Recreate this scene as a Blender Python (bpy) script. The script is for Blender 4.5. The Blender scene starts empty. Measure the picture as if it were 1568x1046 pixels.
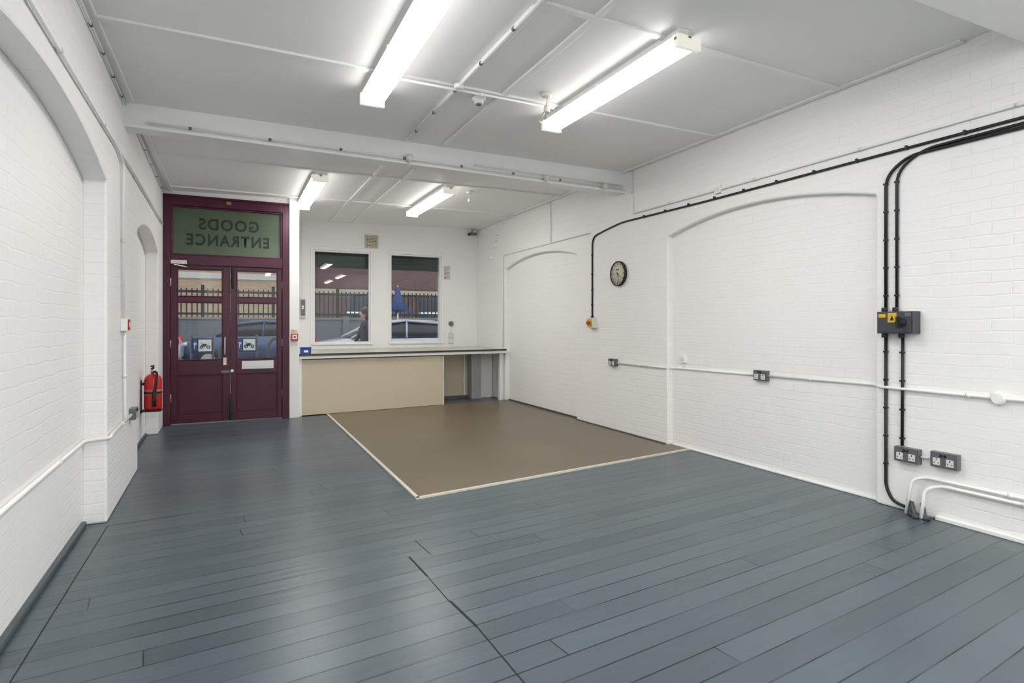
import bpy, bmesh, math, random
from mathutils import Vector, Matrix
random.seed(4)
scene = bpy.context.scene
try:
    scene.view_settings.view_transform = 'Standard'
except Exception: pass

# ------------------------------------------------------------------ materials
def mat(name, col, rough=0.5, metal=0.0, var=0.06, nscale=8.0, bump=0.0, bscale=60.0, emis=None, estr=0.0, coat=0.0):
    m = bpy.data.materials.new(name); m.use_nodes = True
    nt = m.node_tree; n = nt.nodes; l = nt.links
    p = n['Principled BSDF']
    p.inputs['Roughness'].default_value = rough
    p.inputs['Metallic'].default_value = metal
    if coat: p.inputs['Coat Weight'].default_value = coat
    tc = n.new('ShaderNodeNewGeometry')
    no = n.new('ShaderNodeTexNoise'); no.inputs['Scale'].default_value = nscale; no.inputs['Detail'].default_value = 4
    l.new(tc.outputs['Position'], no.inputs['Vector'])
    mx = n.new('ShaderNodeMix'); mx.data_type = 'RGBA'
    mx.inputs[6].default_value = tuple(c*(1-var) for c in col)+(1,)
    mx.inputs[7].default_value = tuple(min(1, c*(1+var)) for c in col)+(1,)
    l.new(no.outputs['Fac'], mx.inputs[0]); l.new(mx.outputs[2], p.inputs['Base Color'])
    if bump:
        n2 = n.new('ShaderNodeTexNoise'); n2.inputs['Scale'].default_value = bscale; n2.inputs['Detail'].default_value = 3
        l.new(tc.outputs['Position'], n2.inputs['Vector'])
        b = n.new('ShaderNodeBump'); b.inputs['Strength'].default_value = bump; b.inputs['Distance'].default_value = 0.004
        l.new(n2.outputs['Fac'], b.inputs['Height']); l.new(b.outputs['Normal'], p.inputs['Normal'])
    if emis:
        p.inputs['Emission Color'].default_value = emis+(1,)
        p.inputs['Emission Strength'].default_value = estr
    return m

def brick_mat(name, axis, col=(0.915, 0.912, 0.90), strength=0.30, mort=None, c2=None, bw=0.225, rh=0.075, rough=0.5):
    m = bpy.data.materials.new(name); m.use_nodes = True
    nt = m.node_tree; n = nt.nodes; l = nt.links
    p = n['Principled BSDF']; p.inputs['Roughness'].default_value = rough
    g = n.new('ShaderNodeNewGeometry'); s = n.new('ShaderNodeSeparateXYZ'); c = n.new('ShaderNodeCombineXYZ')
    l.new(g.outputs['Position'], s.inputs[0])
    l.new(s.outputs['Y' if axis == 'x' else 'X'], c.inputs[0]); l.new(s.outputs['Z'], c.inputs[1])
    d = n.new('ShaderNodeTexNoise'); d.inputs['Scale'].default_value = 5; l.new(g.outputs['Position'], d.inputs['Vector'])
    va = n.new('ShaderNodeVectorMath'); va.operation = 'SCALE'; va.inputs['Scale'].default_value = 0.035
    l.new(d.outputs['Color'], va.inputs[0])
    vb = n.new('ShaderNodeVectorMath'); vb.operation = 'ADD'
    l.new(c.outputs[0], vb.inputs[0]); l.new(va.outputs[0], vb.inputs[1])
    b = n.new('ShaderNodeTexBrick')
    b.inputs['Scale'].default_value = 1; b.inputs['Brick Width'].default_value = bw; b.inputs['Row Height'].default_value = rh
    b.inputs['Mortar Size'].default_value = 0.007; b.inputs['Mortar Smooth'].default_value = 1.0
    b.inputs['Color1'].default_value = col+(1,)
    b.inputs['Color2'].default_value = (c2 or tuple(x*0.992 for x in col))+(1,)
    b.inputs['Mortar'].default_value = (mort or tuple(x*0.982 for x in col))+(1,)
    l.new(vb.outputs[0], b.inputs['Vector'])
    l.new(b.outputs['Color'], p.inputs['Base Color'])
    n2 = n.new('ShaderNodeTexNoise'); n2.inputs['Scale'].default_value = 22; n2.inputs['Detail'].default_value = 5
    l.new(g.outputs['Position'], n2.inputs['Vector'])
    n5 = n.new('ShaderNodeTexNoise'); n5.inputs['Scale'].default_value = 1.3; n5.inputs['Detail'].default_value = 4
    l.new(g.outputs['Position'], n5.inputs['Vector'])
    r5 = n.new('ShaderNodeMapRange'); r5.inputs[1].default_value = .38; r5.inputs[2].default_value = .62; r5.inputs[3].default_value = .2; r5.inputs[4].default_value = 1.0
    l.new(n5.outputs['Fac'], r5.inputs[0])
    mf = n.new('ShaderNodeMath'); mf.operation = 'MULTIPLY'; l.new(b.outputs['Fac'], mf.inputs[0]); l.new(r5.outputs[0], mf.inputs[1])
    ma = n.new('ShaderNodeMath'); ma.operation = 'MULTIPLY_ADD'; ma.inputs[1].default_value = -1.1
    l.new(mf.outputs[0], ma.inputs[0]); l.new(n2.outputs['Fac'], ma.inputs[2])
    bu = n.new('ShaderNodeBump'); bu.inputs['Strength'].default_value = strength; bu.inputs['Distance'].default_value = 0.006
    l.new(ma.outputs[0], bu.inputs['Height']); l.new(bu.outputs['Normal'], p.inputs['Normal'])
    return m

def floor_mat():
    m = bpy.data.materials.new('painted_floorboards'); m.use_nodes = True
    nt = m.node_tree; n = nt.nodes; l = nt.links
    p = n['Principled BSDF']; RH = 0.132
    g = n.new('ShaderNodeNewGeometry')
    mp = n.new('ShaderNodeMapping'); mp.inputs['Rotation'].default_value[2] = math.radians(-6.3)
    l.new(g.outputs['Position'], mp.inputs['Vector'])
    sx = n.new('ShaderNodeSeparateXYZ'); l.new(mp.outputs[0], sx.inputs[0])
    dv = n.new('ShaderNodeMath'); dv.operation = 'DIVIDE'; dv.inputs[1].default_value = RH; l.new(sx.outputs['Y'], dv.inputs[0])
    fl = n.new('ShaderNodeMath'); fl.operation = 'FLOOR'; l.new(dv.outputs[0], fl.inputs[0])
    wn = n.new('ShaderNodeTexWhiteNoise'); wn.noise_dimensions = '1D'; l.new(fl.outputs[0], wn.inputs['W'])
    sh = n.new('ShaderNodeMath'); sh.operation = 'MULTIPLY_ADD'; sh.inputs[1].default_value = 5.2; l.new(wn.outputs['Value'], sh.inputs[0]); l.new(sx.outputs['X'], sh.inputs[2])
    cx = n.new('ShaderNodeCombineXYZ'); l.new(sh.outputs[0], cx.inputs[0]); l.new(sx.outputs['Y'], cx.inputs[1])
    b = n.new('ShaderNodeTexBrick'); b.offset = 0.0
    b.inputs['Scale'].default_value = 1; b.inputs['Brick Width'].default_value = 3.9; b.inputs['Row Height'].default_value = RH
    b.inputs['Mortar Size'].default_value = 0.0034; b.inputs['Mortar Smooth'].default_value = 0.05
    b.inputs['Color1'].default_value = (0.062, 0.085, 0.100, 1); b.inputs['Color2'].default_value = (0.084, 0.113, 0.134, 1)
    b.inputs['Mortar'].default_value = (0.07, 0.1, 0.12, 1)
    l.new(cx.outputs[0], b.inputs['Vector'])
    no = n.new('ShaderNodeTexNoise'); no.inputs['Scale'].default_value = 1.1; no.inputs['Detail'].default_value = 2; no.inputs['Roughness'].default_value = 0.5
    l.new(g.outputs['Position'], no.inputs['Vector'])
    rp = n.new('ShaderNodeMapRange'); rp.inputs[1].default_value = 0.0; rp.inputs[2].default_value = 1.0; rp.inputs[3].default_value = .78; rp.inputs[4].default_value = 1.22
    l.new(no.outputs['Fac'], rp.inputs[0])
    mu = n.new('ShaderNodeVectorMath'); mu.operation = 'SCALE'
    l.new(b.outputs['Color'], mu.inputs[0]); l.new(rp.outputs[0], mu.inputs['Scale'])
    n3 = n.new('ShaderNodeTexNoise'); n3.inputs['Scale'].default_value = 2.3; n3.inputs['Detail'].default_value = 2
    l.new(g.outputs['Position'], n3.inputs['Vector'])
    r3 = n.new('ShaderNodeMapRange'); r3.inputs[1].default_value = .36; r3.inputs[2].default_value = .56; r3.inputs[3].default_value = .35; r3.inputs[4].default_value = 1.0
    l.new(n3.outputs['Fac'], r3.inputs[0])
    mm = n.new('ShaderNodeMath'); mm.operation = 'MULTIPLY'; l.new(b.outputs['Fac'], mm.inputs[0]); l.new(r3.outputs[0], mm.inputs[1])
    m2 = n.new('ShaderNodeMix'); m2.data_type = 'RGBA'; l.new(mm.outputs[0], m2.inputs[0]); l.new(mu.outputs[0], m2.inputs[6]); m2.inputs[7].default_value = (0.008, 0.012, 0.016, 1)
    l.new(m2.outputs[2], p.inputs['Base Color'])
    r2 = n.new('ShaderNodeMapRange'); r2.inputs[1].default_value = 0.; r2.inputs[2].default_value = 1.; r2.inputs[3].default_value = 0.27; r2.inputs[4].default_value = 0.37
    l.new(no.outputs['Fac'], r2.inputs[0]); l.new(r2.outputs[0], p.inputs['Roughness'])
    n4 = n.new('ShaderNodeTexNoise'); n4.inputs['Scale'].default_value = 13; n4.inputs['Detail'].default_value = 2
    mp2 = n.new('ShaderNodeMapping'); mp2.inputs['Scale'].default_value = (0.25, 1.6, 1); l.new(mp.outputs[0], mp2.inputs['Vector']); l.new(mp2.outputs[0], n4.inputs['Vector'])
    ma = n.new('ShaderNodeMath'); ma.operation = 'MULTIPLY_ADD'; ma.inputs[1].default_value = -1.2
    l.new(b.outputs['Fac'], ma.inputs[0]); l.new(n4.outputs['Fac'], ma.inputs[2])
    bu = n.new('ShaderNodeBump'); bu.inputs['Strength'].default_value = 0.34; bu.inputs['Distance'].default_value = 0.004
    l.new(ma.outputs[0], bu.inputs['Height']); l.new(bu.outputs['Normal'], p.inputs['Normal'])
    return m

def glass_mat():
    m = bpy.data.materials.new('clear_glass'); m.use_nodes = True
    nt = m.node_tree; n = nt.nodes; l = nt.links
    n.remove(n['Principled BSDF']); out = n['Material Output']
    t = n.new('ShaderNodeBsdfTransparent'); t.inputs[0].default_value = (0.93, 0.95, 0.95, 1)
    gl = n.new('ShaderNodeBsdfGlossy'); gl.inputs['Roughness'].default_value = 0.01
    fr = n.new('ShaderNodeFresnel'); fr.inputs[0].default_value = 1.38
    mx = n.new('ShaderNodeMixShader'); l.new(fr.outputs[0], mx.inputs[0]); l.new(t.outputs[0], mx.inputs[1]); l.new(gl.outputs[0], mx.inputs[2])
    l.new(mx.outputs[0], out.inputs[0])
    return m

WALLX = brick_mat('painted_brick_side', 'x')
WALLY = mat('painted_plaster', (0.90, 0.90, 0.888), 0.55, var=0.015, bump=0.2, bscale=25)
CEIL = mat('ceiling_paint', (0.89, 0.888, 0.878), 0.6, var=0.03, nscale=1.5, bump=0.1, bscale=8)
WHITE = mat('white_gloss_paint', (0.89, 0.89, 0.88), 0.35, var=0.03)
OFFW = mat('aged_white_plastic', (0.74, 0.73, 0.68), 0.4, var=0.1)
FLOOR = floor_mat()
FLGREY = mat('floor_paint_edge', (0.055, 0.078, 0.09), 0.4, var=0.15)
GAP = mat('floor_gap', (0.012, 0.016, 0.02), 0.8)
TAN = mat('tan_vinyl', (0.152, 0.116, 0.072), 0.36, var=0.2, nscale=1.4, bump=0.15, bscale=9)
CREAMT = mat('cream_edge_strip', (0.66, 0.64, 0.56), 0.4)
CREAM = mat('cream_panel', (0.64, 0.565, 0.425), 0.45, var=0.02)
MAROON = mat('maroon_gloss', (0.060, 0.0006, 0.020), 0.32, var=0.15, bump=0.1, bscale=15)
GREENG = mat('green_film_glass', (0.072, 0.105, 0.063), 0.2, var=0.3, nscale=2.5)
LETTER = mat('letter_vinyl', (0.006, 0.014, 0.010), 0.5)
GLASS = glass_mat()
BLACK = mat('black_rubber', (0.010, 0.010, 0.011), 0.5)
DGREY = mat('dark_grey_enamel', (0.055, 0.06, 0.07), 0.4)
MGREY = mat('metal_clad_grey', (0.15, 0.16, 0.17), 0.35, metal=0.3)
STEEL = mat('brushed_steel', (0.58, 0.58, 0.56), 0.28, metal=0.9)
RED = mat('red_enamel', (0.55, 0.008, 0.008), 0.3, coat=0.2)
YEL = mat('yellow_label', (0.68, 0.45, 0.03), 0.5)
BLUE = mat('blue_plastic', (0.012, 0.06, 0.38), 0.4)
DBLUE = mat('dark_blue_sign', (0.018, 0.05, 0.20), 0.5)
FACE = mat('clock_face_ivory', (0.60, 0.57, 0.43), 0.5, var=0.03)
PAPER = mat('paper', (0.68, 0.69, 0.68), 0.7, var=0.12, nscale=60)
WORKT = mat('worktop_laminate', (0.55, 0.53, 0.47), 0.3, var=0.1)
EDGE = mat('dark_edge_and_shaded_gap', (0.04, 0.036, 0.036), 0.4)
RUST = mat('rust_stain', (0.35, 0.18, 0.05), 0.8)
SHUT = mat('green_shutter', (0.022, 0.05, 0.038), 0.4)
LAMP = mat('lit_diffuser', (0.9, 0.9, 0.9), 0.5, emis=(1.0, 0.98, 0.955), estr=33.5)
LAMPS = mat('lit_diffuser_side', (0.9, 0.9, 0.9), 0.5, emis=(1.0, 0.97, 0.935), estr=8)
LCAP = mat('glowing_end_cap', (0.8, 0.78, 0.70), 0.4, emis=(1.0, 0.96, 0.86), estr=.4)  # faint emission stands in for lamp light on the caps and clips

# ------------------------------------------------------------------ builder
class B:
    def __init__(s): s.bm = bmesh.new(); s.mats = []
    def mi(s, m):
        if m not in s.mats: s.mats.append(m)
        return s.mats.index(m)
    def face(s, vs, mi, smooth=False):
        try:
            f = s.bm.faces.new(vs); f.material_index = mi; f.smooth = smooth; return f
        except ValueError: return None
    def hexa(s, p, m):
        v = [s.bm.verts.new(q) for q in p]; k = s.mi(m)
        for f in ((0,3,2,1),(4,5,6,7),(0,1,5,4),(1,2,6,5),(2,3,7,6),(3,0,4,7)): s.face([v[i] for i in f], k)
    def box(s, x0, x1, y0, y1, z0, z1, m, M=None):
        p = [(x0,y0,z0),(x1,y0,z0),(x1,y1,z0),(x0,y1,z0),(x0,y0,z1),(x1,y0,z1),(x1,y1,z1),(x0,y1,z1)]
        if M: p = [M @ Vector(q) for q in p]
        s.hexa(p, m)
    def prism(s, poly, axis, c0, c1, m, smooth=False):
        def P(a, b, c): return (c,a,b) if axis=='x' else ((a,c,b) if axis=='y' else (a,b,c))
        A = [s.bm.verts.new(P(a,b,c0)) for a,b in poly]; C = [s.bm.verts.new(P(a,b,c1)) for a,b in poly]
        k = s.mi(m); n = len(poly)
        s.face(A[::-1], k); s.face(C, k)
        for i in range(n): s.face([A[i],A[(i+1)%n],C[(i+1)%n],C[i]], k, smooth)
    def rings(s, rs, m, caps=True):
        k = s.mi(m); V = [[s.bm.verts.new(q) for q in r] for r in rs]; n = len(V[0])
        for a, b in zip(V, V[1:]):
            for i in range(n): s.face([a[i],a[(i+1)%n],b[(i+1)%n],b[i]], k, True)
        if caps: s.face(V[0][::-1], k); s.face(V[-1], k)
    def cyl(s, p0, p1, r, m, seg=16, r2=None):
        s.tube([p0, p1], r, m, seg, r2)
    def tube(s, pts, r, m, seg=8, r2=None):
        pts = [Vector(p) for p in pts]; rs = []; n = len(pts); up = None
        for i, p in enumerate(pts):
            t = (pts[min(i+1,n-1)]-pts[max(i-1,0)]).normalized()
            if up is None:
                up = t.orthogonal().normalized()
            else:
                up = (up - t*up.dot(t)).normalized()
            w = t.cross(up); rr = r if r2 is None else r+(r2-r)*i/(n-1)
            rs.append([p+(up*math.cos(2*math.pi*j/seg)+w*math.sin(2*math.pi*j/seg))*rr for j in range(seg)])
        s.rings(rs, m)
    def lathe(s, prof, o, m, axis=(0,0,1), seg=24):
        o = Vector(o); t = Vector(axis).normalized(); u = t.orthogonal().normalized(); w = t.cross(u)
        s.rings([[o+t*h+(u*math.cos(2*math.pi*j/seg)+w*math.sin(2*math.pi*j/seg))*max(r,0.0005) for j in range(seg)] for r,h in prof], m)
    def sphere(s, c, r, m, sc=(1,1,1), seg=16):
        c = Vector(c); rs = []
        for i in range(seg//2+1):
            a = -math.pi/2+math.pi*i/(seg//2); rr = max(math.cos(a), 0.02)
            rs.append([c+Vector((r*sc[0]*rr*math.cos(2*math.pi*j/seg), r*sc[1]*rr*math.sin(2*math.pi*j/seg), r*sc[2]*math.sin(a))) for j in range(seg)])
        s.rings(rs, m)
    def done(s, name, bevel=0, parent=None, shear=None):
        bmesh.ops.recalc_face_normals(s.bm, faces=s.bm.faces)
        if shear:
            for v in s.bm.verts: v.co = shear(v.co)
        me = bpy.data.meshes.new(name); s.bm.to_mesh(me); s.bm.free()
        for m in s.mats: me.materials.append(m)
        o = bpy.data.objects.new(name, me); scene.collection.objects.link(o)
        if bevel:
            md = o.modifiers.new('bevel', 'BEVEL'); md.width = bevel; md.segments = 2; md.limit_method = 'ANGLE'; md.angle_limit = math.radians(40)
        if parent: o.parent = parent
        return o
def empty(name):
    e = bpy.data.objects.new(name, None); scene.collection.objects.link(e); return e
def fillet(pts, r, n=5):
    pts = [Vector(p) for p in pts]; out = [pts[0]]
    for i in range(1, len(pts)-1):
        a, b, c = pts[i-1], pts[i], pts[i+1]
        d1 = (a-b); d2 = (c-b); rr = min(r, d1.length*0.45, d2.length*0.45)
        s, e = b+d1.normalized()*rr, b+d2.normalized()*rr
        for k in range(n+1):
            t = k/n; out.append(s*(1-t)**2 + b*2*t*(1-t) + e*t*t)
    out.append(pts[-1]); return out

XR = 4.25; XRR = 4.325
def zc(x): return 3.044+0.018*x
def XL(y): return -0.735-0.0135*(y-4.6)
def shl(v): return Vector((v.x-0.0135*(v.y-4.6), v.y, v.z))
YW = 10.46

# ------------------------------------------------------------------ room shell
def arch(y0, y1, sp, ap, n=18):
    h = (y1-y0)/2; s = ap-sp; R = (h*h+s*s)/(2*s); cz = ap-R; cy = (y0+y1)/2; a0 = math.asin(h/R)
    return [(cy+R*math.sin(-a0+2*a0*i/n), cz+R*math.cos(-a0+2*a0*i/n)) for i in range(n+1)]
def profile(ya, yb, top, recs):
    pts = [(ya, 0)]
    for (y0,y1,sp,ap) in recs:
        pts += [(y0, 0)] + arch(y0,y1,sp,ap) + [(y1, 0)]
    pts += [(yb, 0), (yb, top), (ya, top)]
    return pts
b = B()
b.box(XRR-0.005, 4.5, -4.4, 10.7, -0.1, 3.25, WALLX)
b.prism(profile(-4.4, 10.7, 3.25, [(-2.0,0.4,2.25,2.4),(2.73,5.0,2.25,2.40),(6.85,9.15,2.26,2.40)]), 'x', XR, XRR, WALLX)
b.done('wall_right', bevel=0.014)
b = B()
b.box(-1.1, -0.868, -4.4, 10.7, -0.1, 3.25, WALLX)
b.prism(profile(-4.4, 8.80, 3.25, [(-1.6,0.9,2.24,2.42),(1.9,4.63,2.24,2.42),(6.2,8.1,2.15,2.30)]), 'x', -0.873, -0.735, WALLX)
b.done('wall_left', bevel=0.014, shear=shl)
b = B(); b.box(-1.2, 4.5, -4.55, -4.4, -0.1, 3.25, WALLY); b.done('wall_back')

# ceiling with cover battens
b = B()
def cq(x0,x1,y0a,y0b,y1a,y1b,d,m,up=0.15,b=b):
    b.hexa([(x0,y0a,zc(x0)-d),(x1,y0b,zc(x1)-d),(x1,y1b,zc(x1)-d),(x0,y1a,zc(x0)-d),
            (x0,y0a,zc(x0)+up),(x1,y0b,zc(x1)+up),(x1,y1b,zc(x1)+up),(x0,y1a,zc(x0)+up)], m)
cq(-1.0, 4.4, -4.5,-4.5, 10.6,10.6, 0, CEIL)
b.done('ceiling')
b = B()
for x in (-0.70, 1.53, 1.90, 4.21):
    for (ya, yb) in ((1.85, 5.42), (5.7, 10.4)):
        yo = 0.07*x
        b.hexa([(x-.024,ya+yo,zc(x)-.016),(x+.024,ya+yo,zc(x)-.016),(x+.024,min(yb+yo,10.44),zc(x)-.016),(x-.024,min(yb+yo,10.44),zc(x)-.016),
                (x-.024,ya+yo,zc(x)+.01),(x+.024,ya+yo,zc(x)+.01),(x+.024,min(yb+yo,10.44),zc(x)+.01),(x-.024,min(yb+yo,10.44),zc(x)+.01)], WHITE)
for y in (2.72, 3.99, 6.9, 8.45):
    x0, x1 = -.70, 4.23
    cq(x0,x1,y+.06*x0,y+.06*x1,y+.045+.06*x0,y+.045+.06*x1,.018,WHITE,up=0.0, b=b)
b.done('trim_ceiling_battens', bevel=0.003)

def beam(name, yl, k, w, zb):
    b = B(); x0, x1 = -0.80, 4.27
    b.hexa([(x0,yl+k*x0,zb),(x1,yl+k*x1,zb+.03),(x1,yl+w+k*x1,zb+.03),(x0,yl+w+k*x0,zb),
            (x0,yl+k*x0,zc(x0)+.02),(x1,yl+k*x1,zc(x1)+.02),(x1,yl+w+k*x1,zc(x1)+.02),(x0,yl+w+k*x0,zc(x0)+.02)], WHITE)
    b.hexa([(x0,yl-.02+k*x0,zb-.012),(x1,yl-.02+k*x1,zb+.018),(x1,yl+w+.02+k*x1,zb+.018),(x0,yl+w+.02+k*x0,zb-.012),
            (x0,yl-.02+k*x0,zb+.012),(x1,yl-.02+k*x1,zb+.042),(x1,yl+w+.02+k*x1,zb+.042),(x0,yl+w+.02+k*x0,zb+.012)], WHITE)
    return b.done(name, bevel=0.006)
beam('ceiling_beam', 5.47, 0.07, 0.14, 2.85)
beam('ceiling_beam', 1.50, 0.0, 0.28, 2.92)

# floor
b = B(); b.box(-1.1, 4.5, -4.5, 10.6, -0.1, 0, FLOOR)
def fgap(x0,y0,x1,y1,w=.006,b=b):
    d = Vector((x1-x0,y1-y0,0)).normalized(); nrm = Vector((-d.y,d.x,0))*w/2
    vs = [b.bm.verts.new(Vector((x,y,0.0012))+s*nrm) for (x,y,s) in ((x0,y0,1),(x1,y1,1),(x1,y1,-1),(x0,y0,-1))]
    b.face(vs, b.mi(GAP))
fgap(.90,3.22,.915,2.93,.010); fgap(.915,2.93,.925,2.62,.004); fgap(.93,2.62,.955,2.35,.012); fgap(.955,2.35,.96,1.9,.006)
fgap(1.0,3.45,1.02,3.2,.004); fgap(-.73,.9,-.72,4.55,.005); fgap(-.72,4.55,-.25,4.6,.004)
b.done('floor')
def yf(x): return 8.74+(x-.86)*.109          # front line of the counter
b = B()
pts = [(1.262,4.27),(XR-.002,4.72),(XR-.002,yf(XR)+.06),(1.262,yf(1.262)+.05)]
b.prism(pts, 'z', 0.0, 0.010, TAN)
b.prism([(4.25,5.0),(4.25,4.72),(4.318,4.73),(4.318,4.99)], 'z', 0, .010, TAN)
b.prism([(4.24,6.86),(4.318,6.86),(4.318,9.14),(4.24,9.14)], 'z', 0, .010, TAN)
def strip(x0,y0,x1,y1,w,z,m,b):
    d = Vector((x1-x0,y1-y0,0)).normalized(); q = Vector((-d.y,d.x,0))*w/2
    A = Vector((x0,y0,0)); C = Vector((x1,y1,0))
    b.prism([tuple((A+q)[:2]),tuple((A-q)[:2]),tuple((C-q)[:2]),tuple((C+q)[:2])], 'z', 0, z, m)
strip(1.255,4.25,1.255,8.80,.028,.014,CREAMT,b)
strip(1.245,4.262,4.315,4.722,.028,.014,CREAMT,b)
b.done('vinyl_floor_mat')

b = B()
b.box(-.872,-.840, 1.92,4.61, 0.0,.035, FLGREY); b.box(-.872,-.845,6.22,8.08,0,.03,FLGREY)
b.done('baseboard_left', bevel=0.01, shear=shl)
b = B()
b.box(4.295,4.321, 6.87,9.13,0.0,.03,FLGREY); b.box(4.298,4.321,2.75,4.98,0,.018,WHITE)
b.box(4.225,4.249, 5.02,6.83,0.0,.022,FLGREY)
b.box(4.23,4.249, 0.42,2.32,0.0,.03,WHITE)
b.done('baseboard_right', bevel=0.006)

# ------------------------------------------------------------------ far walls
b = B()
b.box(-.90,.75, 8.74,8.90, 2.97,3.2, WALLY)
b.box(.73,.858, 8.70,10.62, 0,3.2, WALLY)
b.done('wall_front_door', bevel=.006)
b = B()
WX = [(1.26,2.23),(2.58,3.54)]; WZ = (.975,2.58)
y0, y1 = YW, YW+.22
b.box(.80,1.26,y0,y1,-.1,3.2,WALLY); b.box(2.23,2.58,y0,y1,-.1,3.2,WALLY); b.box(3.54,4.35,y0,y1,-.1,3.2,WALLY)
for (a,c) in WX:
    b.box(a,c,y0,y1,-.1,WZ[0],WALLY); b.box(a,c,y0,y1,WZ[1],3.2,WALLY)
b.done('wall_front')
for i,(a,c) in enumerate(WX):
    e = empty('window_%d' % (i+1))
    b = B(); t = .028
    b.box(a,a+t,y0+.03,y0+.09,WZ[0],WZ[1],WHITE); b.box(c-t,c,y0+.03,y0+.09,WZ[0],WZ[1],WHITE)
    b.box(a+t,c-t,y0+.03,y0+.09,WZ[0],WZ[0]+t,WHITE); b.box(a+t,c-t,y0+.03,y0+.09,WZ[1]-t,WZ[1],WHITE)
    b.box(a-.03,c+.03,y0-.03,y0+.03,WZ[0]-.02,WZ[0]+.004,WHITE)
    b.done('frame', bevel=.004, parent=e)
    b = B(); b.box(a+t,c-t,y0+.055,y0+.061,WZ[0]+t,WZ[1]-t,GLASS); b.done('pane', parent=e)
    b = B()
    for k in range(7): b.prism([(YW+.24,2.33+.06*k),(YW+.26,2.345+.06*k),(YW+.26,2.375+.06*k),(YW+.24,2.388+.06*k)],'x',a-.08,c+.08,SHUT)
    b.box(a-.08,c+.08,YW+.225,YW+.27,2.305,2.335,SHUT); b.box(a-.1,c+.1,YW+.222,YW+.42,2.72,2.95,SHUT)
    b.done('roller_shutter', parent=e)
b = B()
for (a,c) in WX:
    b.box(a-.05,a-.035,y0-.012,y0,WZ[0],WZ[1]+.05,WHITE); b.box(c+.035,c+.05,y0-.012,y0,WZ[0],WZ[1]+.05,WHITE); b.box(a-.05,c+.05,y0-.012,y0,WZ[1]+.05,WZ[1]+.065,WHITE)
b.done('trim_window_beads', bevel=.003)

# ------------------------------------------------------------------ maroon door
door = empty('door_1')
b = B()
Y0, Y1 = 8.725, 8.85
b.box(-.795,-.705,Y0,Y1,0,2.97,MAROON); b.box(.64,.728,Y0,Y1,0,2.97,MAROON)
b.box(-.705,.64,Y0,Y1,2.85,2.97,MAROON); b.box(-.705,.64,Y0-.01,Y1,2.08,2.205,MAROON)
b.box(-.705,-.68,Y0+.02,Y1,2.205,2.85,MAROON); b.box(.615,.64,Y0+.02,Y1,2.205,2.85,MAROON)
b.box(-.68,.615,Y0+.02,Y1,2.205,2.225,MAROON); b.box(-.68,.615,Y0+.02,Y1,2.83,2.85,MAROON)
b.box(-.81,-.785,Y0-.012,Y0+.02,0,2.985,MAROON); b.box(-.785,.728,Y0-.012,Y0,2.955,2.985,MAROON)
b.box(-.06,.0,Y0-.02,Y0-.002,2.90,2.94,mat('brass_plate',(.35,.22,.08),.4))
b.done('frame', bevel=.005, parent=door)
b = B(); b.box(-.68,.615,Y0+.055,Y0+.065,2.225,2.83,GREENG); b.done('transom_glass', parent=door)
def leaf(x0,x1,g0,g1,nm):
    b = B(); a, c = 8.755, 8.80
    b.box(x0,g0,a,c,.015,2.075,MAROON); b.box(g1,x1,a,c,.015,2.075,MAROON)
    for (z0,z1) in ((2.03,2.075),(1.596,1.666),(.64,.83),(.015,.13)): b.box(g0,g1,a,c,z0,z1,MAROON)
    b.box(g0,g1,a+.018,c-.01,.13,.64,MAROON)
    for (z0,z1) in ((.13,.64),(.83,1.596),(1.666,2.03)):
        t=.014
        b.box(g0,g0+t,a+.002,a+.02,z0,z1,MAROON); b.box(g1-t,g1,a+.002,a+.02,z0,z1,MAROON)
        b.box(g0+t,g1-t,a+.002,a+.02,z0,z0+t,MAROON); b.box(g0+t,g1-t,a+.002,a+.02,z1-t,z1,MAROON)
    b.done(nm, bevel=.004, parent=door)
    b = B(); b.box(g0+.014,g1-.014,a+.022,a+.027,.844,1.582,GLASS); b.box(g0+.014,g1-.014,a+.022,a+.027,1.68,2.016,GLASS); b.done(nm+'_glass', parent=door)
leaf(-.703,-.010,-.633,-.101,'leaf_left'); leaf(-.006,.638,.064,.58,'leaf_right')
b = B(); f = 8.755
b.tube(fillet([(-.075,f,1.13),(-.075,f-.055,1.13),(-.075,f-.055,.90),(-.075,f,.90)],.04),.010,STEEL,10)
b.box(-.095,-.055,f-.004,f,.76,.86,STEEL); b.cyl((-.075,f-.012,.82),(-.075,f,.82),.014,STEEL)
b.lathe([(.02,0),(.022,.01),(.016,.018)],(.012,f,.68),OFFW,axis=(0,-1,0))
b.box(.13,.53,f-.012,f,.70,.81,STEEL); b.box(.16,.50,f-.018,f-.012,.73,.78,STEEL)
b.box(.0,.035,f-.022,f,1.80,2.06,BLACK); b.cyl((.017,f-.03,1.78),(.017,f-.03,2.07),.008,BLACK)
b.box(-.04,.02,f-.022,f,.02,.32,BLACK); b.cyl((-.01,f-.03,.02),(-.01,f-.03,.38),.008,BLACK)
b.box(-.12,-.02,f-.006,f,.655,.69,MGREY)
b.box(-.70,-.52,f-.06,f,2.085,2.135,STEEL)
b.tube([(-.60,f-.05,2.085),(-.66,f-.13,2.07),(-.52,f-.03,2.05)],.009,STEEL)
for z in (.35,1.05,1.85):
    b.cyl((-.706,f-.008,z-.05),(-.706,f-.008,z+.05),.009,STEEL); b.cyl((.642,f-.008,z-.05),(.642,f-.008,z+.05),.009,STEEL)
b.done('ironmongery', bevel=.002, parent=door)
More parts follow.
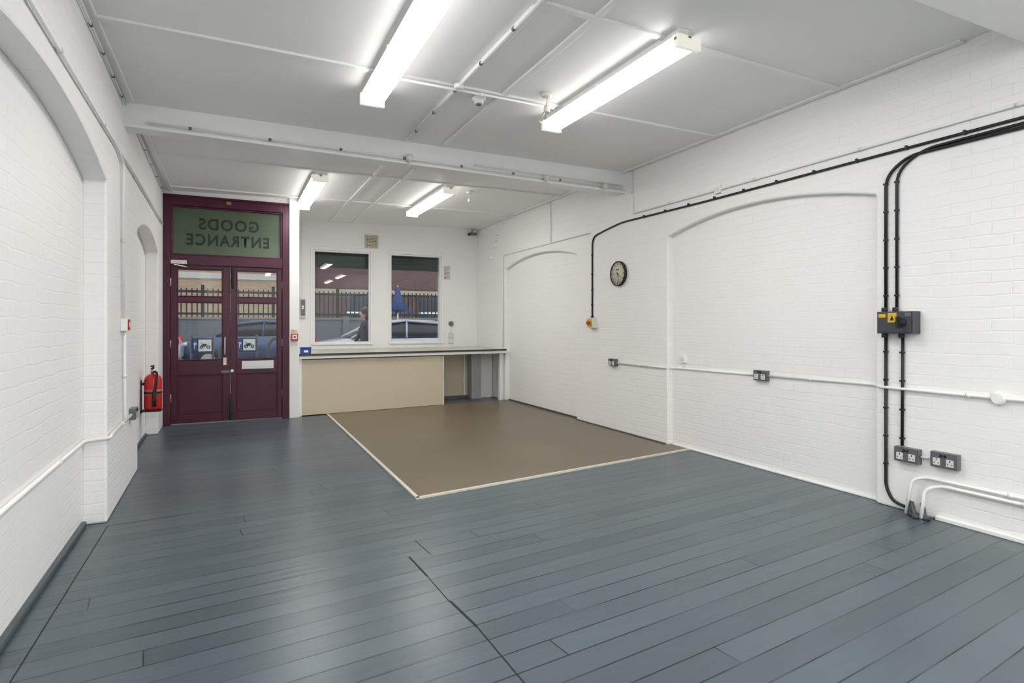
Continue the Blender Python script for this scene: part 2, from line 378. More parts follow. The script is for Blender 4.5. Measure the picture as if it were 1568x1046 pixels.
def text(body, x0,x1,z0,z1,y,parent,name,mirror=True,m=LETTER):
    cu = bpy.data.curves.new(name,'FONT'); cu.body = body; cu.extrude = .0; cu.offset = .03; cu.space_character = 1.2
    o = bpy.data.objects.new(name+'_t', cu); scene.collection.objects.link(o)
    bpy.context.view_layer.update()
    dg = bpy.context.evaluated_depsgraph_get(); me = bpy.data.meshes.new_from_object(o.evaluated_get(dg))
    bpy.data.objects.remove(o)
    xs = [v.co.x for v in me.vertices]; ys = [v.co.y for v in me.vertices]
    ax, bx, ay, by = min(xs), max(xs), min(ys), max(ys)
    for v in me.vertices:
        u = (v.co.x-ax)/(bx-ax); w = (v.co.y-ay)/(by-ay)
        X = x1-(x1-x0)*u if mirror else x0+(x1-x0)*u
        v.co = (X, y, z0+(z1-z0)*w)
    me.materials.clear(); me.materials.append(m)
    ob = bpy.data.objects.new(name, me); scene.collection.objects.link(ob); ob.parent = parent
    return ob
text('GOODS', -.385,.345, 2.555,2.71, Y0+.053, door, 'lettering_goods')
text('ENTRANCE', -.53,.475, 2.345,2.50, Y0+.053, door, 'lettering_entrance')

# ------------------------------------------------------------------ counter
b = B(); xe = XR-.004
def run(x0,x1,d0,d1,z0,z1,m):   # slab following the skewed counter front
    b.hexa([(x0,yf(x0)+d0,z0),(x1,yf(x1)+d0,z0),(x1,yf(x1)+d1,z0),(x0,yf(x0)+d1,z0),(x0,yf(x0)+d0,z1),(x1,yf(x1)+d0,z1),(x1,yf(x1)+d1,z1),(x0,yf(x0)+d1,z1)], m)
b.hexa([(.86,yf(.86),.855),(xe,yf(xe),.855),(xe,YW-.005,.855),(.86,YW-.005,.855),(.86,yf(.86),.885),(xe,yf(xe),.885),(xe,YW-.005,.885),(.86,YW-.005,.885)], WORKT)
run(.86,xe,-.015,-.002,.862,.888,EDGE)
run(.86,xe,.0,.03,.815,.854,WHITE)
run(.862,3.10,.05,.07,.012,.80,CREAM)
run(.862,.90,.035,.05,.0,.82,WHITE); run(3.07,3.10,.04,.05,.012,.80,CREAMT)
run(.862,3.10,.075,.09,.80,.83,EDGE)  # dark strip painted in as the shade between panel and worktop
b.box(3.08,3.105,9.07,9.80,.0,.85,CREAM)
b.box(3.105,3.80,9.80,9.83,.0,.85,CREAM); b.box(3.72,3.75,9.775,9.80,.0,.85,WHITE)
b.box(3.80,3.98,9.60,9.83,.0,.85,mat('shaded_boxing',(.42,.43,.43),.5)); b.box(4.16,4.24,9.20,9.27,.0,.85,WHITE); b.box(4.0,4.24,9.7,9.8,0,.85,WHITE)  # the grey post has its shade put into the colour
b.box(3.106,3.80,9.77,9.80,.0,.05,MGREY)
b.done('reception_counter', bevel=.003)
b = B(); x,y = .95,8.85
b.box(x-.06,x+.08,y-.05,y+.05,.885,.965,BLUE); b.box(x-.065,x+.085,y-.055,y+.055,.96,.98,BLUE); b.box(x-.02,x+.04,y-.058,y-.05,.905,.935,WHITE)
b.done('blue_storage_box', bevel=.006)
b = B()
for i in range(6):
    y = 9.30+.085*i; z = 3.02-.095*i
    b.box(XR-.035,XR+.005,y,y+.11,z-.055,z,WALLX)
b.done('trim_corbel_bricks', bevel=.006)

# window-wall fittings
b = B(); x, z = 2.24, 2.77
b.box(x-.12,x+.12,YW-.012,YW,z-.12,z+.12,CREAM); b.box(x-.10,x+.10,YW-.014,YW-.011,z-.10,z+.10,EDGE)
for i in range(8): b.box(x-.10,x+.10,YW-.022,YW-.010,z-.096+.026*i,z-.080+.026*i,CREAM)
for i in range(5): b.box(x-.10+.048*i,x-.094+.048*i,YW-.02,YW-.010,z-.1,z+.1,CREAM)
b.done('air_vent_grille')
b = B(); x, z = 3.64, 2.27
b.box(x-.075,x+.075,YW-.005,YW,z-.13,z+.13,PAPER); 
for i in range(8): b.box(x-.06,x+.06-.02*(i%3),YW-.006,YW-.0045,z+.09-.026*i,z+.097-.026*i,MGREY)
b.box(x-.06,x-.02,YW-.0065,YW-.0045,z-.11,z-.09,MGREY)
b.done('wall_notice', bevel=.001)
b = B(); x = 3.72
b.box(x-.05,x+.05,YW-.02,YW,1.27,1.37,OFFW); b.lathe([(.045,0),(.045,.012),(.03,.03),(.012,.034)],(x,YW-.02,1.32),MGREY,axis=(0,-1,0))
b.done('rotary_light_switch', bevel=.004)
b = B(); b.box(x-.045,x+.045,YW-.03,YW,1.06,1.15,OFFW); b.box(x-.045,x+.045,YW-.03,YW,.95,1.04,OFFW)
for z in (1.105,.995): b.box(x-.015,x+.015,YW-.036,YW-.03,z-.018,z+.018,WHITE)
b.tube([(x,YW-.012,1.27),(x,YW-.012,1.15)],.008,WHITE)
b.done('light_switch', bevel=.004)
b = B(); b.box(1.04,1.13,YW-.06,YW,1.42,1.75,OFFW); b.box(1.05,1.12,YW-.066,YW-.06,1.45,1.72,MGREY); b.tube([(1.08,YW-.02,1.75),(1.08,YW-.02,2.5),(1.08,YW-.02,3.04)],.009,WHITE)
b.box(1.07,1.10,YW-.072,YW-.066,1.56,1.62,STEEL)
b.done('consumer_unit', bevel=.005)
def callpoint(name, face, pos):
    b = B(); x,y,z = pos
    if face == 'y':
        b.box(x-.045,x+.045,y-.045,y,z-.045,z+.045,RED); b.box(x-.03,x+.03,y-.05,y-.044,z-.03,z+.03,WHITE); b.box(x-.012,x+.012,y-.052,y-.049,z-.012,z+.012,BLACK)
        b.box(x-.045,x+.045,y-.046,y-.04,z-.058,z-.048,RED)
    else:
        b.box(x,x+.045,y-.045,y+.045,z-.045,z+.045,WHITE); b.box(x+.045,x+.052,y-.04,y+.04,z-.04,z+.04,RED); b.box(x+.051,x+.054,y-.018,y+.018,z-.018,z+.018,WHITE)
    return b.done(name, bevel=.004)
callpoint('fire_alarm_call_point','y',(.795,8.698,1.13))
callpoint('fire_alarm_call_point','x',(XL(5.22)+.001,5.24,1.30))
b = B(); b.box(.75,.835,8.692,8.70,1.20,1.235,OFFW); b.box(.755,.80,8.691,8.6925,1.207,1.228,YEL); b.done('fire_action_sign')
b = B(); b.box(4.06,4.2,YW-.13,YW-.02,2.995,3.04,MGREY); b.cyl((4.10,YW-.08,3.02),(4.02,YW-.15,2.99),.022,BLACK); b.tube([(4.13,YW-.06,3.04),(4.13,YW-.06,3.10)],.01,MGREY)
b.done('security_sensor', bevel=.005)

# ------------------------------------------------------------------ fluorescent lights, plus added unseen ones behind the camera
def lamp(x, y0, y1):
    e = empty('fluorescent_light'); z = zc(x); zt = z-.06; zb = zt-.07; w = .088
    b = B(); b.box(x-.055,x+.055,y0+.03,y1-.03,zt-.005,z-.001,WHITE)
    b.box(x-w-.002,x+w+.002,y0,y0+.03,zb-.003,zt+.006,LCAP); b.box(x-w-.002,x+w+.002,y1-.03,y1,zb-.003,zt+.006,LCAP)
    for (yy) in (y0+.035, y1-.045, (y0+y1)/2): b.box(x-w-.006,x+w+.006,yy,yy+.01,zt-.018,zt+.008,LCAP)
    b.box(x-w-.004,x-w+.01,y0+.012,y0+.035,zt-.03,zt-.012,RUST); b.box(x-.01,x+.015,y0-.001,y0+.01,zt-.012,zt+.0,RUST)
    b.box(x-w*.98,x+w*.98,y0+.03,y1-.03,zt-.001,zt+.005,WHITE)
    b.box(x-.02,x+.02,y0-.012,y0,zt-.002,zt+.02,OFFW)
    b.done('housing', bevel=.004, parent=e)
    b = B(); prof = []
    for i in range(13):
        a = math.pi*i/12; cx = math.copysign(abs(math.cos(a))**.55, math.cos(a)); prof.append((x-w*.97*cx, zt-.001-.067*abs(math.sin(a))**.6))
    b.prism(prof,'y',y0+.03,y1-.03,LAMP,smooth=True)
    k = b.mi(LAMPS); b.bm.normal_update()
    for f in b.bm.faces:
        if abs(f.normal.z) < .75 and abs(f.normal.y) < .5: f.material_index = k
    b.done('diffuser', parent=e)
for (x,ya,yb) in ((.95,2.70,4.42),(2.48,2.72,4.42),(.92,6.98,8.80),(2.51,7.05,8.83),(-.05,-1.2,.6),(1.1,-1.2,.6),(2.35,-1.2,.6),(3.5,-1.2,.6),(-.05,-3.9,-2.1),(1.1,-3.9,-2.1),(2.35,-3.9,-2.1),(3.5,-3.9,-2.1)):  # fixtures behind the camera are unseen, added to brighten the near walls
    lamp(x,ya,yb)

def ceil_disc(name,x,y,r,h,m,extra=None):
    b = B(); b.lathe([(r,0),(r,h*.4),(r*.72,h*.55),(r*.66,h),(.001,h)],(x,y,zc(x)),m,axis=(0,0,-1))
    if extra: extra(b)
    return b.done(name)
ceil_disc('smoke_detector',1.74,4.24,.055,.055,WHITE, lambda b:b.lathe([(.022,0),(.022,.012)],(1.74,4.24,zc(1.74)-.055),MGREY,axis=(0,0,-1)))
for (x,y) in ((2.20,3.98),(2.90,7.40)):
    b = B(); z = zc(x); b.lathe([(.045,0),(.045,.02),(.02,.035)],(x,y,z),OFFW,axis=(0,0,-1)); b.tube([(x,y,z-.03),(x+.005,y,z-.07),(x,y,z-.1)],.004,OFFW)
    b.lathe([(.016,0),(.024,.02),(.024,.05),(.018,.055)],(x,y,z-.09),OFFW,axis=(0,0,-1))
    b.done('ceiling_rose_lampholder')
b = B(); b.tube(fillet([(2.20,3.98,3.02),(2.24,4.1,2.97),(2.3,4.3,2.98),(2.385,4.40,3.02)],.08),.004,OFFW,6); b.done('lamp_flex')

def conduit(name, pts, r=.010, m=WHITE, r0=.05, clips=None, cl=.9, seg=8):
    b = B(); path = fillet(pts, r0); b.tube(path, r, m, seg)
    P = [Vector(p) for p in pts]
    for a, c in zip(P, P[1:]):
        L = (c-a).length
        if L < .5: continue
        k = max(1, int(L/cl)); d = (c-a).normalized()
        for i in range(k):
            q = a+d*(L*(i+.5)/k); b.cyl(q-d*.012, q+d*.012, r*1.4, clips or m, 8)
    return b.done(name)
R = XR-.017
conduit('electrical_conduit', [(1.50,1.85,zc(1.5)-.032),(1.50,5.38,zc(1.5)-.032)], clips=MGREY, cl=.45)
conduit('electrical_conduit', [(1.05,4.07,zc(1)-.034),(2.36,4.15,zc(2.4)-.034)])
b = B(); b.lathe([(.035,0),(.035,.03),(.02,.035)],(1.50,4.04,zc(1.5)-.015),WHITE,axis=(0,0,-1)); b.done('conduit_junction_box')
def lx(y, off=.017): return XL(y)+off
conduit('electrical_conduit', [(lx(.5),.5,2.53),(lx(4.95),4.95,2.55),(lx(5.2),5.2,2.5),(lx(5.22),5.22,1.348)], clips=OFFW)
conduit('electrical_conduit', [(lx(5.26),5.26,1.252),(lx(5.3),5.30,.57),(lx(5.3),5.55,.57)])
conduit('electrical_conduit', [(lx(5.3),5.05,2.56),(lx(5.35),5.35,2.56),(lx(8.5),8.5,2.56)], clips=OFFW)
conduit('electrical_conduit', [(lx(1.9),1.9,zc(-.73)-.05),(lx(5.32),5.32,zc(-.73)-.05)], r=.008, clips=MGREY, cl=.35)
conduit('electrical_conduit', [(lx(5.75),5.75,zc(-.73)-.05),(lx(8.6),8.6,zc(-.73)-.05)], r=.008, clips=MGREY, cl=.5)
conduit('electrical_conduit', [(-.818,1.95,.55),(-.855,4.607,.55),(-.715,4.607,.56),(lx(4.7),4.70,.57),(lx(5.6),5.62,.57)], r=.012, r0=.03)
def yb(x): return 5.47+.07*x
conduit('electrical_conduit', [(-.60,yb(-.6)-.034,2.885),(4.2,yb(4.2)-.034,2.915)], r=.009, clips=MGREY, cl=.6)
conduit('electrical_conduit', [(2.25,yb(2.25)-.014,2.945),(4.2,yb(4.2)-.014,2.955)], r=.008, clips=OFFW, cl=.5)
for x in (1.55,3.12,3.92):
    b = B(); y = yb(x)-.045; b.lathe([(.032,-.018),(.034,-.01),(.034,.02),(.02,.024)],(x,y,2.905),OFFW,axis=(0,-1,0)); b.tube([(x,y,2.88),(x,y,2.82)],.009,OFFW); b.done('conduit_junction_box')
conduit('electrical_conduit', [(R,.4,2.62),(R,4.3,2.60),(R,5.60,2.60),(R,5.60,3.1)], clips=OFFW)
conduit('electrical_conduit', [(R,6.5,2.50),(R,9.22,2.50),(R,9.22,.90)], r=.008)
conduit('electrical_conduit', [(R,7.55,3.1),(R,7.55,2.50)], r=.008)
conduit('electrical_conduit', [(R,5.9,.835),(R,5.04,.835),(XRR-.013,4.96,.835),(XRR-.013,3.875,.845)], r=.010, r0=.02)
conduit('electrical_conduit', [(XRR-.013,3.725,.845),(XRR-.013,2.9,.855),(XRR-.013,2.77,.855),(R,2.69,.852),(R,.42,.85)], r=.011, r0=.03)
b = B(); b.lathe([(.04,0),(.042,.02),(.036,.032),(.03,.034)],(XR,1.96,.85),WHITE,axis=(-1,0,0)); b.done('conduit_junction_box')
for (yy,zz,xx) in ((4.82,.935,XRR),(4.25,2.60,XR)):
    b = B(); b.box(xx-.035,xx,yy-.035,yy+.035,zz-.035,zz+.035,WHITE); b.box(xx-.037,xx-.034,yy-.02,yy+.02,zz-.02,zz+.02,OFFW); b.done('conduit_junction_box', bevel=.006)
conduit('electrical_conduit', [(XRR-.013,4.82,.90),(XRR-.013,4.82,.84)], r=.008)
conduit('electrical_conduit', [(4.17,2.47,.01),(4.205,2.45,.24),(4.232,2.38,.27),(4.232,.45,.27)], r=.010, r0=.07)
conduit('electrical_conduit', [(4.15,2.36,.01),(4.19,2.36,.20),(4.230,2.28,.235),(4.230,.45,.235)], r=.012, r0=.07)

b = B(); C = XR-.012
b.tube(fillet([(C,.4,2.535),(C,4.5,2.52),(C,5.8,2.53),(C,6.05,2.50),(C,6.45,2.44),(C,6.45,1.395)],.12),.010,BLACK)
b.tube(fillet([(C,.4,2.47),(C,2.50,2.47),(C,2.648,2.36),(C,2.648,1.39)],.15),.011,BLACK)
b.tube(fillet([(C,1.2,2.50),(C,2.40,2.49),(C,2.571,2.38),(C,2.571,1.39)],.15),.010,BLACK)
b.tube(fillet([(C,2.648,1.24),(C,2.648,.14),(C,2.60,.05),(4.2,2.45,.035)],.10),.011,BLACK)
b.tube(fillet([(C,2.53,1.24),(C,2.535,.455)],.10),.010,BLACK)
for z in [1.5+.2*i for i in range(5)] + [.3+.2*i for i in range(5)]:
    b.box(XR-.026,XR,2.636,2.66,z,z+.012,BLACK)
    if z > 1.4: b.box(XR-.026,XR,2.559,2.583,z,z+.012,BLACK)
    elif z > .45: b.box(XR-.026,XR,2.52,2.546,z,z+.012,BLACK)
for i in range(14):
    y = .7+.36*i; b.box(XR-.024,XR,y,y+.012,2.515,2.545,BLACK)
for z in (1.55,1.75,1.95,2.2): b.box(XR-.024,XR,6.44,6.46,z,z+.012,BLACK)
b.done('black_power_cable')
b = B()
for (yy,dx) in ((2.45,.0),(2.41,-.03),(2.36,.0)):
    b.tube(fillet([(4.215+dx,yy+.03,.09),(4.18+dx,yy,.05),(4.17+dx,yy-.02,.0)],.03),.014,DGREY,10); b.lathe([(.022,0),(.022,.02),(.016,.03)],(4.17+dx,yy-.02,.0),DGREY)
b.done('cable_gland_stubs')

# isolator
b = B(); y0i,y1i,z0i,z1i = 2.42,2.665,1.238,1.392
b.box(XR-.085,XR,y0i,y1i,z0i,z1i,DGREY); b.box(XR-.092,XR-.085,y0i+.01,y1i-.01,z0i+.01,z1i-.01,DGREY)
b.box(XR-.094,XR-.0915,2.525,2.585,1.315,1.382,YEL); b.box(XR-.094,XR-.0915,2.60,2.65,1.35,1.375,YEL); b.box(XR-.0945,XR-.0915,2.43,2.47,1.355,1.38,MGREY)
b.prism([(2.54,1.33),(2.57,1.33),(2.555,1.365)],'x',XR-.096,XR-.0935,BLACK)
b.lathe([(.030,0),(.030,.014),(.020,.018),(.020,.045)],(XR-.092,2.49,1.315),BLACK,axis=(-1,0,0)); b.box(XR-.150,XR-.12,2.482,2.498,1.275,1.355,BLACK)
for yy in (2.648,2.571): b.cyl((XR-.03,yy,z1i),(XR-.03,yy,z1i+.03),.018,BLACK)
b.cyl((XR-.03,2.53,z0i),(XR-.03,2.53,z0i-.03),.018,BLACK); b.cyl((XR-.03,2.648,z0i),(XR-.03,2.648,z0i-.03),.018,BLACK)
b.done('isolator_switch', bevel=.005)
def socket(y, z, X, w=.16, h=.10, sx=-1):
    b = B(); d = .045
    def bx(a,c,y0,y1,z0,z1,m): b.box(min(X+sx*a,X+sx*c),max(X+sx*a,X+sx*c),y0,y1,z0,z1,m)
    bx(0,d,y-w/2,y+w/2,z-h/2,z+h/2,MGREY); bx(d,d+.004,y-w/2+.004,y+w/2-.004,z-h/2+.004,z+h/2-.004,MGREY)
    for s in (-1,1):
        c = y+s*w*.25
        bx(d+.004,d+.0055,c-.022,c+.022,z-.034,z+.012,OFFW)
        bx(d+.0055,d+.0065,c-.003,c+.003,z-.004,z+.008,BLACK)
        bx(d+.0055,d+.0065,c-.016,c-.008,z-.022,z-.016,BLACK); bx(d+.0055,d+.0065,c+.008,c+.016,z-.022,z-.016,BLACK)
        bx(d+.004,d+.010,y+s*.012-.007,y+s*.012+.007,z+.022,z+.038,BLACK)
    b.done('double_power_socket', bevel=.003)
socket(2.49,.40,XR); socket(2.253,.41,XR); socket(5.97,.84,XR,w=.14,h=.085); socket(3.80,.845,XRR,w=.145,h=.09)
socket(5.72,.57,XL(5.72),w=.15,h=.09,sx=1)
conduit('electrical_conduit', [(R,2.408,.40),(R,2.335,.41)], r=.009, r0=.001)

b = B(); y,z = 6.43,1.325
b.box(XR-.06,XR,y-.07,y+.07,z-.065,z+.065,OFFW); b.box(XR-.064,XR-.06,y-.045,y+.045,z-.05,z+.05,YEL)
b.lathe([(.012,0),(.012,.02),(.028,.022),(.03,.032),(.02,.04)],(XR-.064,y,z),RED,axis=(-1,0,0)); b.box(XR-.04,XR-.01,y-.015,y+.015,z+.065,z+.085,BLACK)
b.done('emergency_stop_button', bevel=.005)

# clock
b = B(); y,z,r = 5.865,1.917,.152
b.lathe([(r-.004,0),(r,.01),(r,.035),(r-.006,.041),(r-.013,.040),(r-.013,.028)],(XR,y,z),BLACK,axis=(-1,0,0),seg=48)
b.lathe([(r-.012,.0),(r-.012,.031),(.001,.031)],(XR,y,z),FACE,axis=(-1,0,0),seg=48)
def hand(ang,L,w,x,back=.02):
    d = Vector((0,-math.sin(ang),math.cos(ang))); q = Vector((0,d.z,-d.y))*w; c = Vector((x,y,z))
    P = [c-d*back-q, c+d*L-q*.6, c+d*L+q*.6, c-d*back+q]
    b.hexa([tuple(p) for p in P]+[tuple(p+Vector((-.0015,0,0))) for p in P], BLACK)
for i in range(12):
    a = math.tau*i/12; d = Vector((0,-math.sin(a),math.cos(a))); c = Vector((XR-.0312,y,z))+d*(r-.034); q = Vector((0,d.z,-d.y))*.004; L=.012
    P = [c-d*L-q,c+d*L-q,c+d*L+q,c-d*L+q]; b.hexa([tuple(p) for p in P]+[tuple(p+Vector((-.001,0,0))) for p in P], BLACK)
hand(math.radians(125),.075,.004,XR-.034); hand(math.radians(165),.105,.003,XR-.036)
b.box(XR-.0325,XR-.031,y-.03,y+.03,z+.04,z+.055,DGREY); b.cyl((XR-.03,y,z),(XR-.04,y,z),.007,BLACK)
b.done('wall_clock')

# fire extinguisher
def ext(x,y,z,s):
    b = B(); k = 1.08
    P = lambda L:[(r*s*k,h*s) for r,h in L]
    b.lathe(P([(.066,0),(.082,.012),(.086,.03),(.086,.36),(.078,.395),(.047,.425),(.022,.435),(.022,.46)]),(x,y,z),RED,seg=32)
    b.lathe(P([(.0868,.17),(.0868,.25)]),(x,y,z),mat('label_red_print',(.50,.10,.08),.5,var=.4,nscale=80),seg=32)
    b.lathe(P([(.0875,.20),(.0885,.202),(.0885,.222),(.0875,.224)]),(x,y,z),BLACK,seg=32)
    b.lathe(P([(.024,.45),(.026,.48),(.018,.495)]),(x,y,z),STEEL)
    t = z+.495*s
    b.box(x-.013,x+.013,y-.10,y+.03,t,t+.013,BLACK); b.box(x-.013,x+.013,y-.11,y+.02,t+.028,t+.040,BLACK); b.box(x-.008,x+.008,y+.0,y+.03,t-.015,t+.04,BLACK)
    b.tube(fillet([(x+.01,y-.02,z+.46*s),(x+.05,y-.10,z+.46*s),(x+.045,y-.115,z+.36*s),(x+.022,y-.112,z+.12*s),(x+.02,y-.11,z+.07*s)],.06),.012,BLACK,10)
    b.tube([(x+.024,y-.112,z+.26*s),(x+.02,y-.112,z+.05*s)],.015,BLACK,10,r2=.024)
    b.box(-.908,x-.06,y-.02,y+.02,z+.3*s,z+.33*s,BLACK); b.box(-.908,x+.085,y-.085,y+.085,z-.014,z+.0,BLACK)
    b.box(-.908,-.900,y-.03,y+.03,z-.03,z+.36*s,BLACK)
    b.sphere((x+.03,y-.04,z+.47*s),.013,OFFW)
    return b.done('fire_extinguisher')
ext(-.792,7.70,.345,.93)

# ------------------------------------------------------------------ street outside
ASPH = mat('asphalt', (.13,.13,.135), .85, var=.2, nscale=20); PAVE = mat('paving', (.28,.27,.26), .8, var=.12, nscale=3)
b = B(); b.box(-30,45,10.7,14.5,-.15,-.04,PAVE); b.box(-30,45,14.5,23.9,-.2,-.10,ASPH); b.box(-30,45,22.2,24.2,-.15,.02,PAVE); b.box(-1.1,.8,8.9,10.7,-.1,-.02,PAVE); b.done('street_ground')
GW = brick_mat('grey_wall','y',(.17,.18,.205),.3,rough=.7)
b = B(); b.box(-20,40,24.0,24.3,-.1,1.50,GW); b.box(-20,40,23.95,24.35,1.50,1.58,mat('coping',(.24,.23,.215),.7)); 
for i in range(30): b.box(-20+2*i,-19.75+2*i,23.92,24.38,0,1.62,GW)
b.done('boundary_wall')
b = B(); RB = mat('iron_railing',(.010,.010,.012),.5)
b.box(-20,40,24.12,24.17,2.46,2.55,RB); b.box(-20,40,24.12,24.17,1.66,1.74,RB)
for i in range(350):
    x = -20+.17*i; b.box(x,x+.042,24.13,24.155,1.58,2.62 if i%14 else 2.72,RB)
    if i%14==0: b.box(x-.03,x+.08,24.1,24.19,1.58,2.75,RB)
b.done('iron_railings')
BK = brick_mat('mauve_brick','y',(.145,.080,.077),.4,mort=(.16,.11,.105),c2=(.12,.068,.068),rough=.85)
YB = brick_mat('stock_brick','y',(.42,.30,.20),.4,mort=(.39,.31,.23),c2=(.34,.235,.15),rough=.85)
b = B(); b.box(3.5,40,29,30,-.1,9,BK); b.box(-20,3.5,28.6,30,-.1,9,YB)
b.box(3.5,40,28.9,29.0,2.75,3.0,mat('stone_band',(.40,.35,.25),.7)); b.box(-20,3.5,28.5,28.6,3.3,3.55,mat('cornice_stone',(.48,.46,.42),.7))
WD = mat('dark_glazing',(.04,.05,.06),.1)
for i in range(9):
    x = 5+3.6*i; b.box(x,x+2.2,28.93,29.0,1.0,2.7,WD); b.box(x+1.06,x+1.14,28.9,28.95,1.0,2.7,WHITE); b.box(x,x+2.2,28.9,28.96,1.85,1.93,WHITE)
for i in range(6):
    x = -15+3.2*i; b.box(x,x+1.4,28.53,28.6,3.9,5.6,WD); b.box(x-.1,x+1.5,28.5,28.56,5.6,5.8,WHITE)
b.done('street_building')

def car(name, cx, cy, L, body, flip=1):
    b = B(); CG = mat('car_glass',(.03,.035,.045),.08); TY = mat('tyre',(.02,.02,.02),.8)
    st = [(-.50,.60,.35,.62),(-.485,.74,.24,.72),(-.42,.82,.20,.84),(-.24,.86,.20,.95),(-.05,.87,.20,.96),(.2,.87,.20,.97),(.38,.85,.22,.97),(.47,.80,.26,.92),(.50,.68,.36,.72)]
    def ring(x,w,z0,z1):
        pr = [(-w*.86,z0),(-w,z0+.12),(-w,(z0+z1)/2+.05),(-w*.93,z1-.05),(-w*.8,z1),(w*.8,z1),(w*.93,z1-.05),(w,(z0+z1)/2+.05),(w,z0+.12),(w*.86,z0)]
        return [(cx+flip*x*L, cy+p, q) for p,q in pr]
    b.rings([ring(*s) for s in st], body)
    cab = [(-.26,.76,.95,.96),(-.12,.70,.94,1.30),(-.06,.66,.94,1.39),(.08,.65,.94,1.43),(.28,.64,.94,1.40),(.38,.62,.94,1.30),(.455,.66,.92,.97)]
    def cr(x,w,z0,z1,o=0):
        t = (z1-z0)/.45; tw = w if t<.1 else w*.90
        return [(cx+flip*x*L,cy-.78,z0),(cx+flip*x*L,cy-tw-o,z1-.05*t),(cx+flip*x*L,cy-tw*.85,z1+o),(cx+flip*x*L,cy+tw*.85,z1+o),(cx+flip*x*L,cy+tw+o,z1-.05*t),(cx+flip*x*L,cy+.78,z0)]
    b.rings([cr(*s) for s in cab], CG)
    b.rings([[(cx+flip*x*L,cy-w,z),(cx+flip*x*L,cy-w*.8,z+.025),(cx+flip*x*L,cy+w*.8,z+.025),(cx+flip*x*L,cy+w,z)] for x,w,z in ((-.11,.64,1.31),(-.05,.62,1.385),(.08,.62,1.425),(.28,.60,1.395),(.385,.56,1.30))], body)
    for s in (-1,1):
        for (xa,za,wa,xb,zb,wb) in ((-.26,.95,.78,-.10,1.32,.66),(.08,.95,.80,.09,1.40,.62),(.46,.93,.74,.38,1.31,.60),(-.10,1.32,.66,.08,1.41,.63),(.08,1.41,.63,.38,1.32,.60)):
            b.tube([(cx+flip*xa*L,cy+s*wa,za),(cx+flip*xb*L,cy+s*wb,zb)],.032,body,6)
        for wx in (-.31,.31):
            X = cx+flip*wx*L; b.cyl((X,cy+s*.68,.21),(X,cy+s*.89,.21),.31,TY,24); b.cyl((X,cy+s*.88,.21),(X,cy+s*.90,.21),.2,STEEL,20)
        b.sphere((cx+flip*-.46*L,cy+s*.62,.68),.13,PAPER,(1.2,1,.6)); b.sphere((cx+flip*.475*L,cy+s*.68,.82),.11,RED,(.7,.8,1.4))
        b.sphere((cx+flip*-.17*L,cy+s*.92,1.0),.09,body,(.7,1,.7))
    return b.done(name)
SILV = mat('silver_car_paint',(.50,.51,.58),.3,metal=.2,coat=.5); LIL = mat('white_car_paint',(.62,.62,.65),.3,coat=.5)
car('car', 3.95, 16.4, 4.3, SILV); car('car', -3.4, 19.8, 4.2, LIL); car('car', .6, 21.2, 4.0, mat('blue_car_paint',(.04,.08,.18),.3,coat=.5))
def sign(x,y,z):
    b = B(); f = y
    b.cyl((x-.26,y+.04,-.1),(x-.26,y+.04,z+.25),.03,DGREY); b.cyl((x+.20,y+.04,-.1),(x+.20,y+.04,z+.25),.03,DGREY)
    b.box(x-.25,x+.19,f,f+.02,z-.17,z+.17,BLACK); b.box(x-.11,x+.17,f-.006,f,z-.14,z+.14,PAPER); b.box(x-.235,x-.135,f-.006,f,z-.14,z+.14,DBLUE)
    b.box(x-.20,x-.19,f-.009,f-.005,z-.08,z+.07,WHITE); b.lathe([(.03,0),(.03,.004)],(x-.18,f-.006,z+.04),WHITE,axis=(0,-1,0)); b.lathe([(.015,0),(.015,.006)],(x-.18,f-.006,z+.04),DBLUE,axis=(0,-1,0))
    for dx in (-.045,.10): 
        b.lathe([(.042,0),(.042,.004)],(x+dx,f-.006,z-.04),BLACK,axis=(0,-1,0)); b.lathe([(.018,0),(.018,.006)],(x+dx,f-.006,z-.04),PAPER,axis=(0,-1,0))
    b.prism([(x-.05,z-.03),(x-.01,z+.04),(x+.06,z+.04),(x+.10,z-.03),(x+.07,z+.015),(x+.04,z-.03),(x,z-.03)],'y',f-.010,f-.005,BLACK)
    b.tube([(x-.06,f-.008,z+.07),(x-.03,f-.008,z+.045),(x-.05,f-.008,z-.04)],.006,BLACK,6)
    b.done('parking_sign')
for (x,y) in ((-.60,16),(.38,16.1)): sign(x,y,.80)
b = B()
for x in (-.22,.78,1.25): b.tube(fillet([(x,15.0,-.04),(x,15.0,.85),(x+.16,15.0,1.02),(x+.32,15.0,.85),(x+.32,15.0,-.1)],.12),.045,DGREY,10)
b.done('cycle_stands')
b = B(); x,y = 4.98,19.2
b.cyl((x,y,-.1),(x,y,2.6),.025,STEEL); b.lathe([(.0,2.60),(.06,2.5),(.15,2.15),(.21,1.82),(.18,1.74)],(x,y,0),DBLUE,seg=10); b.lathe([(.28,-.1),(.28,0),(.06,.05),(.05,.3)],(x,y,0),DGREY)
b.prism([(x+.05,1.9),(x+.50,1.60),(x+.1,2.25)],'y',y-.03,y+.02,DBLUE)
b.done('folded_parasol')

